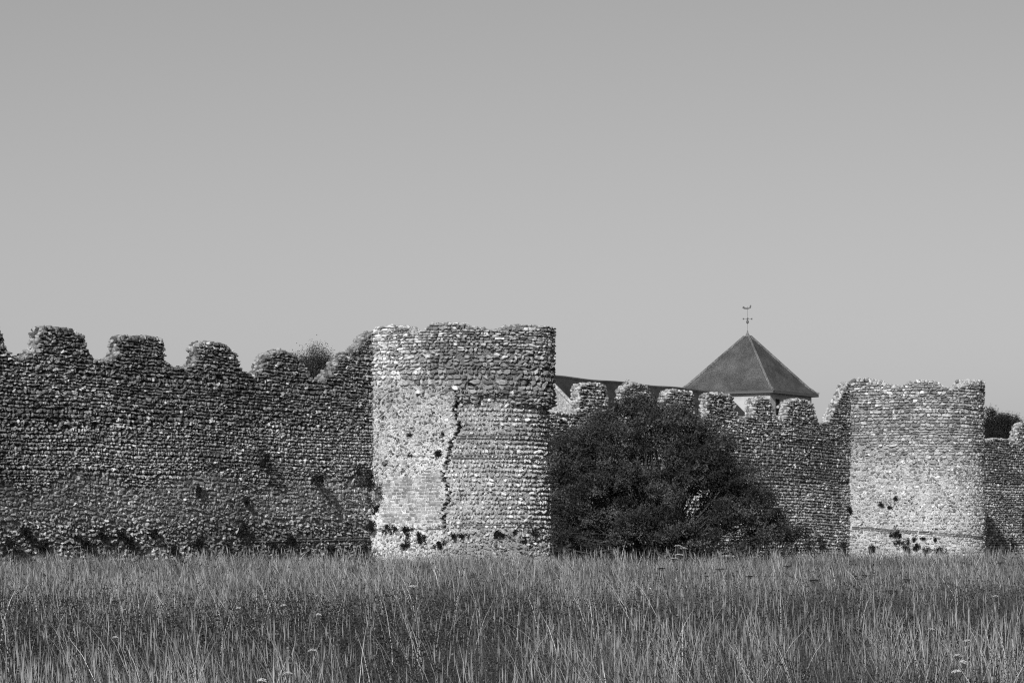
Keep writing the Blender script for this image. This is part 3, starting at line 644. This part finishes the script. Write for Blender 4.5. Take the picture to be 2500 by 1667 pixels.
weeds = [
 (W1, 62, 1297, 15, 14, 'round dark weed just above a wider one near the left edge of the wall'),
 (W1, 20, 1326, 28, 14, 'low wide dark weed clump at the wall foot, at the left edge'),
 (W1, 100, 1328, 14, 12, 'small dark weed at wall foot, third from the left edge'),
 (W1, 197, 1322, 15, 15, 'dark weed at the wall foot left of the tall round one'),
 (W1, 245, 1300, 14, 17, 'tall round dark weed on the wall foot below the second crenel from left'),
 (W1, 290, 1301, 9, 8, 'little weed on the wall between the tall round weed and the next clump'),
 (W1, 313, 1327, 15, 13, 'dark weed at the wall foot below the second merlon from left'),
 (W1, 371, 1305, 12, 12, 'lone small weed in the wall foot below the second merlon right end'),
 (W1, 419, 1338, 12, 9, 'small low weed half sunk in grass below the third crenel'),
 (W1, 477, 1324, 22, 17, 'broad dark weed clump at the wall foot below the third merlon'),
 (W1, 549, 1338, 17, 12, 'dark weed half sunk in grass just left of the slanting weed'),
 (W1, 587, 1297, 15, 19, 'slanting dark weed standing above the others on the wall foot'),
 (W1, 665, 1328, 36, 13, 'long low row of dark weed at the wall foot below the small tree'),
 (W1, 707, 1316, 12, 10, 'small dark weed at the right end of the long low row'),
 (W1, 806, 1340, 13, 10, 'small weed in the grass nearest the bastion on the dark wall'),
 (W1, 888, 1332, 24, 15, 'dark weed in the corner between dark wall and near bastion'),
 (W1, 630, 1105, 24, 17, 'bushy weed hanging high on the dark wall with long slanting shadow'),
 (W1, 750, 1145, 26, 19, 'bushy weed on the dark wall between the two other high ones'),
 (W1, 870, 1148, 30, 30, 'large fuzzy weed high on the dark wall beside the near bastion'),
 (W1, 597, 1222, 8, 8, 'tiny weed alone in the middle of the dark wall'),
 (W1, 481, 1198, 7, 9, 'tiny upright weed on the dark wall left of the centre'),
 (W1, 902, 1284, 14, 10, 'small dark weed on the wall joint just left of the bastion'),
 (B1, 919, 1238, 10, 11, 'round weed on the left edge of the near bastion'),
 (B1, 955, 1288, 24, 10, 'wide dark weed on the left foot of the near bastion'),
 (B1, 998, 1294, 13, 9, 'small weed right of the wide dark one on the bastion foot'),
 (B1, 1037, 1312, 19, 12, 'rounded dark weed below the crack of the near bastion'),
 (B1, 997, 1326, 9, 20, 'narrow tall weed at the near bastion foot'),
 (B1, 1119, 1304, 24, 9, 'flat dark weed just right of the crack foot on the near bastion'),
 (B1, 1078, 1328, 16, 8, 'low weed in the grass under the crack of the near bastion'),
 (B1, 1214, 1306, 10, 11, 'round dark weed alone on the right half of the bastion foot'),
 (B1, 1277, 1319, 7, 8, 'small round weed near the right end of the bastion foot'),
 (B1, 1296, 1299, 18, 6, 'thin flat weed at the right end of the near bastion foot'),
 (B1, 1256, 1296, 6, 6, 'tiny weed between the two right-hand weeds of the bastion foot'),
 (B1, 1070, 1104, 9, 9, 'star-shaped dark weed left of the crack halfway up the bastion'),
 (B1, 941, 1131, 6, 6, 'small dark weed on the bastion face near its left edge'),
 (B1, 1003, 1062, 8, 4, 'thin dark weed on the pale face left of the crack top'),
 (B1, 1080, 1060, 5, 5, 'tiny weed close to the crack at its upper end'),
 (B1, 1002, 1112, 7, 5, 'tiny weed on the pale face left of the star-shaped weed'),
 (B1, 1153, 934, 9, 7, 'small dark weed in the upper masonry right of the crack head'),
 (B1, 1284, 934, 11, 9, 'small dark weed in the upper masonry near the right curve'),
 (W2, 1966, 1320, 14, 20, 'dark weed at the wall foot right of the big bush'),
 (W2, 2000, 1325, 10, 13, 'small dark weed at the wall foot between bush and corner weed'),
 (W2, 2047, 1326, 15, 20, 'dark weed in the corner left of the far bastion'),
 (W2, 2070, 1244, 7, 7, 'tiny dark weed on the joint of wall and far bastion'),
 (B2, 2132, 1333, 9, 13, 'tree-shaped dark weed alone at the left foot of the far bastion'),
 (B2, 2152, 1231, 6, 6, 'small dark weed midway up the lower far bastion'),
 (B2, 2173, 1239, 7, 4, 'flat small weed just right of the one midway up the far bastion'),
 (B2, 2193, 1300, 13, 11, 'largest dark weed on the far bastion, above the cluster'),
 (B2, 2176, 1305, 6, 5, 'small weed touching the largest one on its left'),
 (B2, 2191, 1324, 8, 6, 'small weed under the largest one on the far bastion'),
 (B2, 2210, 1327, 12, 11, 'dark weed in the middle of the cluster on the far bastion foot'),
 (B2, 2216, 1341, 7, 8, 'low weed at grass level below the cluster middle'),
 (B2, 2232, 1315, 5, 5, 'tiny dark weed at the top of the cluster, its left one'),
 (B2, 2253, 1312, 7, 4, 'tiny flat weed at the top of the cluster, its right one'),
 (B2, 2239, 1334, 8, 9, 'dark upright weed right of the cluster middle on the far bastion'),
 (B2, 2262, 1343, 9, 7, 'low dark weed between upright weed and wide weed on the far bastion'),
 (B2, 2289, 1342, 17, 9, 'wide low dark weed at the right end of the far bastion cluster'),
 (B2, 2283, 1316, 4, 4, 'isolated tiny dark weed above the wide low one'),
 (B2, 2187, 1217, 4, 4, 'highest tiny weed on the far bastion, above all others'),
 (W2, 2470, 1326, 12, 12, 'dark weed at the wall foot right of the slanting shadow'),
 (W2, 2497, 1274, 10, 13, 'dark weed on the far wall at the right edge of the picture')]
for w in weeds:
    big = w[3] > 6
    if w[0] is W1 and w[2] > 1160: w = (w[0], w[1], w[2], w[3]*1.2, w[4]*1.2, w[5])
    weed(*w, droop=0.6 if w[0] is W1 and w[2] < 1160 else 0.2, tone=0.012, dens=2.6 if w[0] is W1 and w[2] < 1160 and w[3] > 10 else 1.4, stick=2.0 if w[0] is W1 and w[2] < 1160 else 1.0)

# ------------------------------------------------------------------ grass
rg = np.random.RandomState(12)
zone1, zone2, zone3 = Sines(71, 0.9), Sines(72, 0.16), Sines(73, 3.0)
def field(n, y0, y1, mx=1.12, add=4.0, tuft=8):
    """points of the field in tufts; returns x, y and a per-tuft factor"""
    m = int(n*1.6/tuft*(0.1636*y1*mx+add)/(0.1636*y1*mx+2.0)); Y = y0+(y1-y0)*rg.rand(m); Y = Y[rg.rand(m) < (Y/y1)]; m = len(Y)
    X = (rg.rand(m)*2-1)*(0.1636*Y*mx+add); tf = np.exp(0.45*rg.randn(m))
    X, Y, tf = [np.repeat(v, tuft) for v in (X, Y, tf)]
    X = X+rg.randn(len(X))*0.045; Y = Y+rg.randn(len(Y))*0.06
    Pn = (X-P0[0])*N[0]+(Y-P0[1])*N[1]; k = (Pn > 0.1); return X[k], Y[k], tf[k]
def herbness(X, Y):
    """0 = pale dry grass, 1 = dark low herbs"""
    band = np.clip(1.0-abs(Y-38-7*zone2(X*2.5+3, 0.0)-3*zone1(X*0.9, 0.0))/10.0, -0.2, 1)*(0.85+0.45*zone2(X*4, Y*0.5)+0.12*np.clip(X/3, -1, 1))+np.clip((30-Y)/8, 0, 1)*0.35
    return np.clip(band+0.4*zone1(X*1.6, Y*0.35)+0.3*zone2(X*3, Y)+0.3*zone3(X, Y*0.3), 0, 1)*np.clip((56-Y)/8, 0.05, 1)
def blades(X, Y, h, w, tone, bend, z0=None):
    n = len(X); a = rg.rand(n)*6.283; la = rg.randn(n)*0.5+0.0
    dx, dy = np.cos(a)*w/2, np.sin(a)*w/2*0.5
    bx_ = bend*(-0.25+0.8*zone1(X*1.7+5, Y*0.6)+rg.randn(n)*0.95)*h; by_ = bend*rg.randn(n)*h*0.6
    z = ground_z(Y)-0.02 if z0 is None else z0
    lv = []
    for u, ww in ((0, 1.0), (0.4, 0.9), (0.75, 0.6), (1.0, 0)):
        cx_, cy_, cz_ = X+bx_*u*u, Y+by_*u*u, z+h*(u-0.10*bend*u*u)
        if ww: lv += [np.stack([cx_-dx*ww, cy_-dy*ww, cz_], -1), np.stack([cx_+dx*ww, cy_+dy*ww, cz_], -1)]
        else: lv.append(np.stack([cx_, cy_, cz_], -1))
    V = np.stack(lv, 1).reshape(-1, 3); b = (np.arange(n)*7)[:, None]
    Q = np.concatenate([b+np.array([[0, 1, 3, 2]]), b+np.array([[2, 3, 5, 4]])]); T3 = b+np.array([[4, 5, 6]])
    return V, Q, T3, np.repeat(tone, 7), lv[-1]
GV, GQ, GT, Gt = [], [], [], []; nv0 = 0
def addg(V, Q, T3, t):
    global nv0
    GV.append(V); GQ.append(Q+nv0); GT.append(T3+nv0) if len(T3) else None; Gt.append(t); nv0 += len(V)
for (n, y0, y1, w, hh) in ((110000, 17, 32, 0.0032, 0.50), (120000, 30, 50, 0.0042, 0.49), (90000, 48, 72, 0.008, 0.50), (70000, 68, 125, 0.014, 0.50)):
    X, Y, tf = field(n, y0, y1); hb = herbness(X, Y); k = rg.rand(len(X)) > hb*0.93; X, Y, hb, tf = X[k], Y[k], hb[k], tf[k]
    nn_ = len(X); h = hh*(0.35+0.75*rg.rand(nn_)**0.8)*(1-0.38*hb)*(1+0.16*zone3(X*1.5, Y)+0.10*zone1(X*3, Y)+0.14*zone2(X*5, Y*2)); h = h*tf**0.25; tone = tf*(0.013+0.12*rg.rand(nn_)**2.5)*(1-0.4*hb)*(1+0.3*zone1(X, Y))*np.clip(1+(Y-42)/10, 1.0, 2.4)
    V, Q, T3, t, tip = blades(X, Y, h, w*(0.6+0.9*rg.rand(nn_)), np.clip(tone, 0.03, 0.6), 0.26); addg(V, Q, T3, t)
# taller pale stalks with seed heads
for (n, y0, y1, w, hh) in ((6500, 17, 30, 0.0046, 0.84), (900, 18, 38, 0.0050, 1.08), (5500, 28, 46, 0.0055, 0.80), (7000, 44, 72, 0.008, 0.67), (6000, 68, 120, 0.012, 0.64)):
    X, Y, tf = field(n, y0, y1, tuft=3); cl = 0.5+0.5*zone1(X*2.2+9, Y*0.5)+0.4*zone2(X*2, Y*2); k = rg.rand(len(X)) < np.clip(cl, 0.08, 1)*np.where((Y > 32) & (Y < 44) & (X > -3), 0.45, 1.0); X, Y, tf = X[k], Y[k], tf[k]
    nn_ = len(X); h = hh*(0.65+0.45*rg.rand(nn_)); tone = np.clip(tf, 0.5, 1.6)*(0.13+0.45*rg.rand(nn_)**1.3)
    V, Q, T3, t, tip = blades(X, Y, h, w*(0.5+0.7*rg.rand(nn_)), tone, 0.24); addg(V, Q, T3, t)
    k = rg.rand(nn_) < 0.6; tp = tip[k]; m = len(tp); hw_ = w*(0.45+0.5*rg.rand(m)); L_ = 0.06+0.10*rg.rand(m); sx = 0.03*rg.randn(m)
    sx = 0.006*rg.randn(m); Vh = np.stack([tp+np.stack([-sx*0.5, 0*sx, -L_*0.7], -1), tp+np.stack([hw_, 0.3*hw_, -L_*0.2], -1), tp+np.stack([sx, 0*sx, L_*0.6], -1), tp+np.stack([-hw_, -0.3*hw_, -L_*0.2], -1)], 1).reshape(-1, 3)
    addg(Vh, np.arange(4*m).reshape(m, 4), [], np.repeat(0.13+0.22*rg.rand(m), 4))
tag(mesh_np('dry_grass', np.concatenate(GV), [np.concatenate(GQ), np.concatenate(GT)], [M_GRASS], None, np.concatenate(Gt)), 'tall dry pale grass filling the field in front of the walls', 'grass', kind='stuff')
# dark low herbs between the stalks
HV = []; HT = []
for (n, y0, y1, sz) in ((120000, 17, 32, 0.022), (120000, 30, 50, 0.027), (30000, 48, 75, 0.036)):
    X, Y, tf = field(n, y0, y1, tuft=14); hb = herbness(X, Y); k = rg.rand(len(X)) < 0.3+hb; X, Y, tf = X[k], Y[k], tf[k]; m = len(X)
    Hh = tf**0.2*(0.52+0.07*zone3(X*1.5, Y)+0.05*zone1(X*2, Y*2)); z = ground_z(Y)+Hh*(1-0.75*rg.rand(m)**2.2)
    V, Q, tt = leaf_quads(np.stack([X, Y, z], -1), sz, tf*(0.010+0.075*rg.rand(m)**2.5), rg, up=0.15); HV.append(V); HT.append(tt)
V = np.concatenate(HV)
tag(mesh_np('dark_herbs', V, [np.arange(len(V)).reshape(-1, 4)], [M_LEAF], None, np.concatenate(HT)), 'dark low leafy herbs growing between the dry grass stalks', 'herbs', kind='stuff')

# ------------------------------------------------------------------ umbel flowers
def umbel(label, petal, mat, tone, seed, group=None):
    r = np.random.RandomState(seed); root = empty('umbel_flower', (0, 0, 0), label=label, cat='flower', group=group)
    MB().tube([(0.03, 0, 0), (0.015, 0.01, 0.45), (0, 0, 0.93)], [0.005, 0.004, 0.003], 5).build('stem', M_BARK, root)
    m = MB(); ry = MB()
    for k in range(34):
        a = k*2.4; q = math.sqrt((k+0.5)/34)*0.055; c = Vector((q*math.cos(a), q*math.sin(a), 1.0-q*q*5+0.004*r.randn())); s = 0.011*(0.8+0.5*r.rand())
        V = [c+Vector((s*math.cos(t), s*math.sin(t), 0.002*r.randn())) for t in np.arange(6)*1.047]+[c+Vector((0, 0, 0.006)), c-Vector((0, 0, 0.006))]
        m.add(V, [(i, (i+1) % 6, 6) for i in range(6)]+[((i+1) % 6, i, 7) for i in range(6)])
        if k % 2 == 0: ry.tube([(0, 0, 0.93), c], 0.0015, 3)
    h = m.build('flower_head', mat, root); ry.build('ray', M_BARK, h)
    return root
def copy_tree(o, parent=None):
    c = o.copy(); SC.collection.objects.link(c)
    if parent: c.parent = parent
    for k in [x for x in o.children]: copy_tree(k, c)
    return c
def put(root, x, y, H, sc, Y=None):
    if Y is None:
        ys = np.linspace(18, 66, 500); f = z_of(y, ys)-ground_z(ys)-H; i = int(np.argmin(abs(f))); Y = ys[i]
    g_ = float(ground_z(Y)); hgt = float(z_of(y, Y))-g_
    root.location = ((x-CX)/F*Y, Y, g_); root.scale = (sc, sc, hgt)
    root.rotation_euler = (0.06*rg.randn(), 0.08*rg.randn(), rg.rand()*6)
pale = umbel('white flat flower head tallest against the dark bush foot', True, M_PETAL, 0, 1)
M_SEED = material('dry_seed_head', base=0.045, nscale=20)
fl = [(1642, 1329, 50, 1.1, None), (1664, 1336, 49, 1.0, 'white flower head second highest in front of the dark bush'), (1659, 1352, 47, 1.2, 'white flower head third highest in front of the dark bush'), (1655, 1360, 46, 1.2, 'lowest of four white flower heads in front of the dark bush'),
      (1020, 1428, None, 1.6, 'greyish flower head alone in the mid field below the near bastion'), (716, 1473, None, 1.0, 'white flower head in the dark herbs left of the centre'), (769, 1497, None, 0.8, 'dim small flower head right of the white one in dark herbs'),
      (587, 1482, None, 0.8, 'small curled white flower head among dark herbs, left of the two others'), (765, 1585, None, 1.0, 'white flat flower head low in the field left of the centre'), (704, 1640, None, 0.9, 'white flower head near the bottom edge, left of the centre'),
      (650, 1656, None, 0.9, 'brightest white flower head touching the bottom edge'), (274, 1553, None, 0.7, 'small white flower head in the left foreground grass'), (2354, 1562, None, 0.9, 'round pale flower head in the right foreground, topmost of three'),
      (2344, 1597, None, 0.8, 'round pale flower head in the right foreground, middle of three'), (2346, 1612, None, 0.8, 'round pale flower head in the right foreground, lowest of three'), (2438, 1453, None, 1.0, 'pale flower head near the right edge, farther back'),
      (2369, 1633, None, 0.9, 'flat white flower head close to the bottom right corner'), (2258, 1533, None, 0.9, 'pale flower head left of the three round ones')]
for i, (x, y, Y, sc, lb) in enumerate(fl):
    o = pale if i == 0 else copy_tree(pale); put(o, x, y, 0.74, sc*(1.0 if Y else 0.62), Y)
    if lb: o['label'] = lb
    o['group'] = 'white umbel flowers in the field'
dk = [(1623, 1385, 1.1, 'dark dried flower head just below the four white ones by the bush'), (1766, 1387, 1.2, 'dark dried flower head in pale grass below the right half of the bush'),
      (1830, 1405, 1.3, 'dark dried flower head in pale grass below the right end of the bush'), (1918, 1380, 1.2, 'small far dark dried flower head below the wall corner weeds'),
      (1985, 1415, 1.4, 'larger dark dried flower head below the wall between bush and far bastion'), (2100, 1402, 1.0, 'dark dried flower head below the left edge of the far bastion'),
      (2170, 1440, 1.6, 'widest and nearest dark dried flower head, below the far bastion'), (2212, 1413, 1.2, 'dark dried flower head below the middle of the far bastion'), (2446, 1372, 1.0, 'dark dried flower head nearest the slanting shadow at the right')]
dark = umbel(dk[0][3], True, M_SEED, 0, 2, 'dark dried umbel heads')
for i, (x, y, sc, lb) in enumerate(dk):
    o = dark if i == 0 else copy_tree(dark); put(o, x, y, 0.72, sc); o['label'] = lb
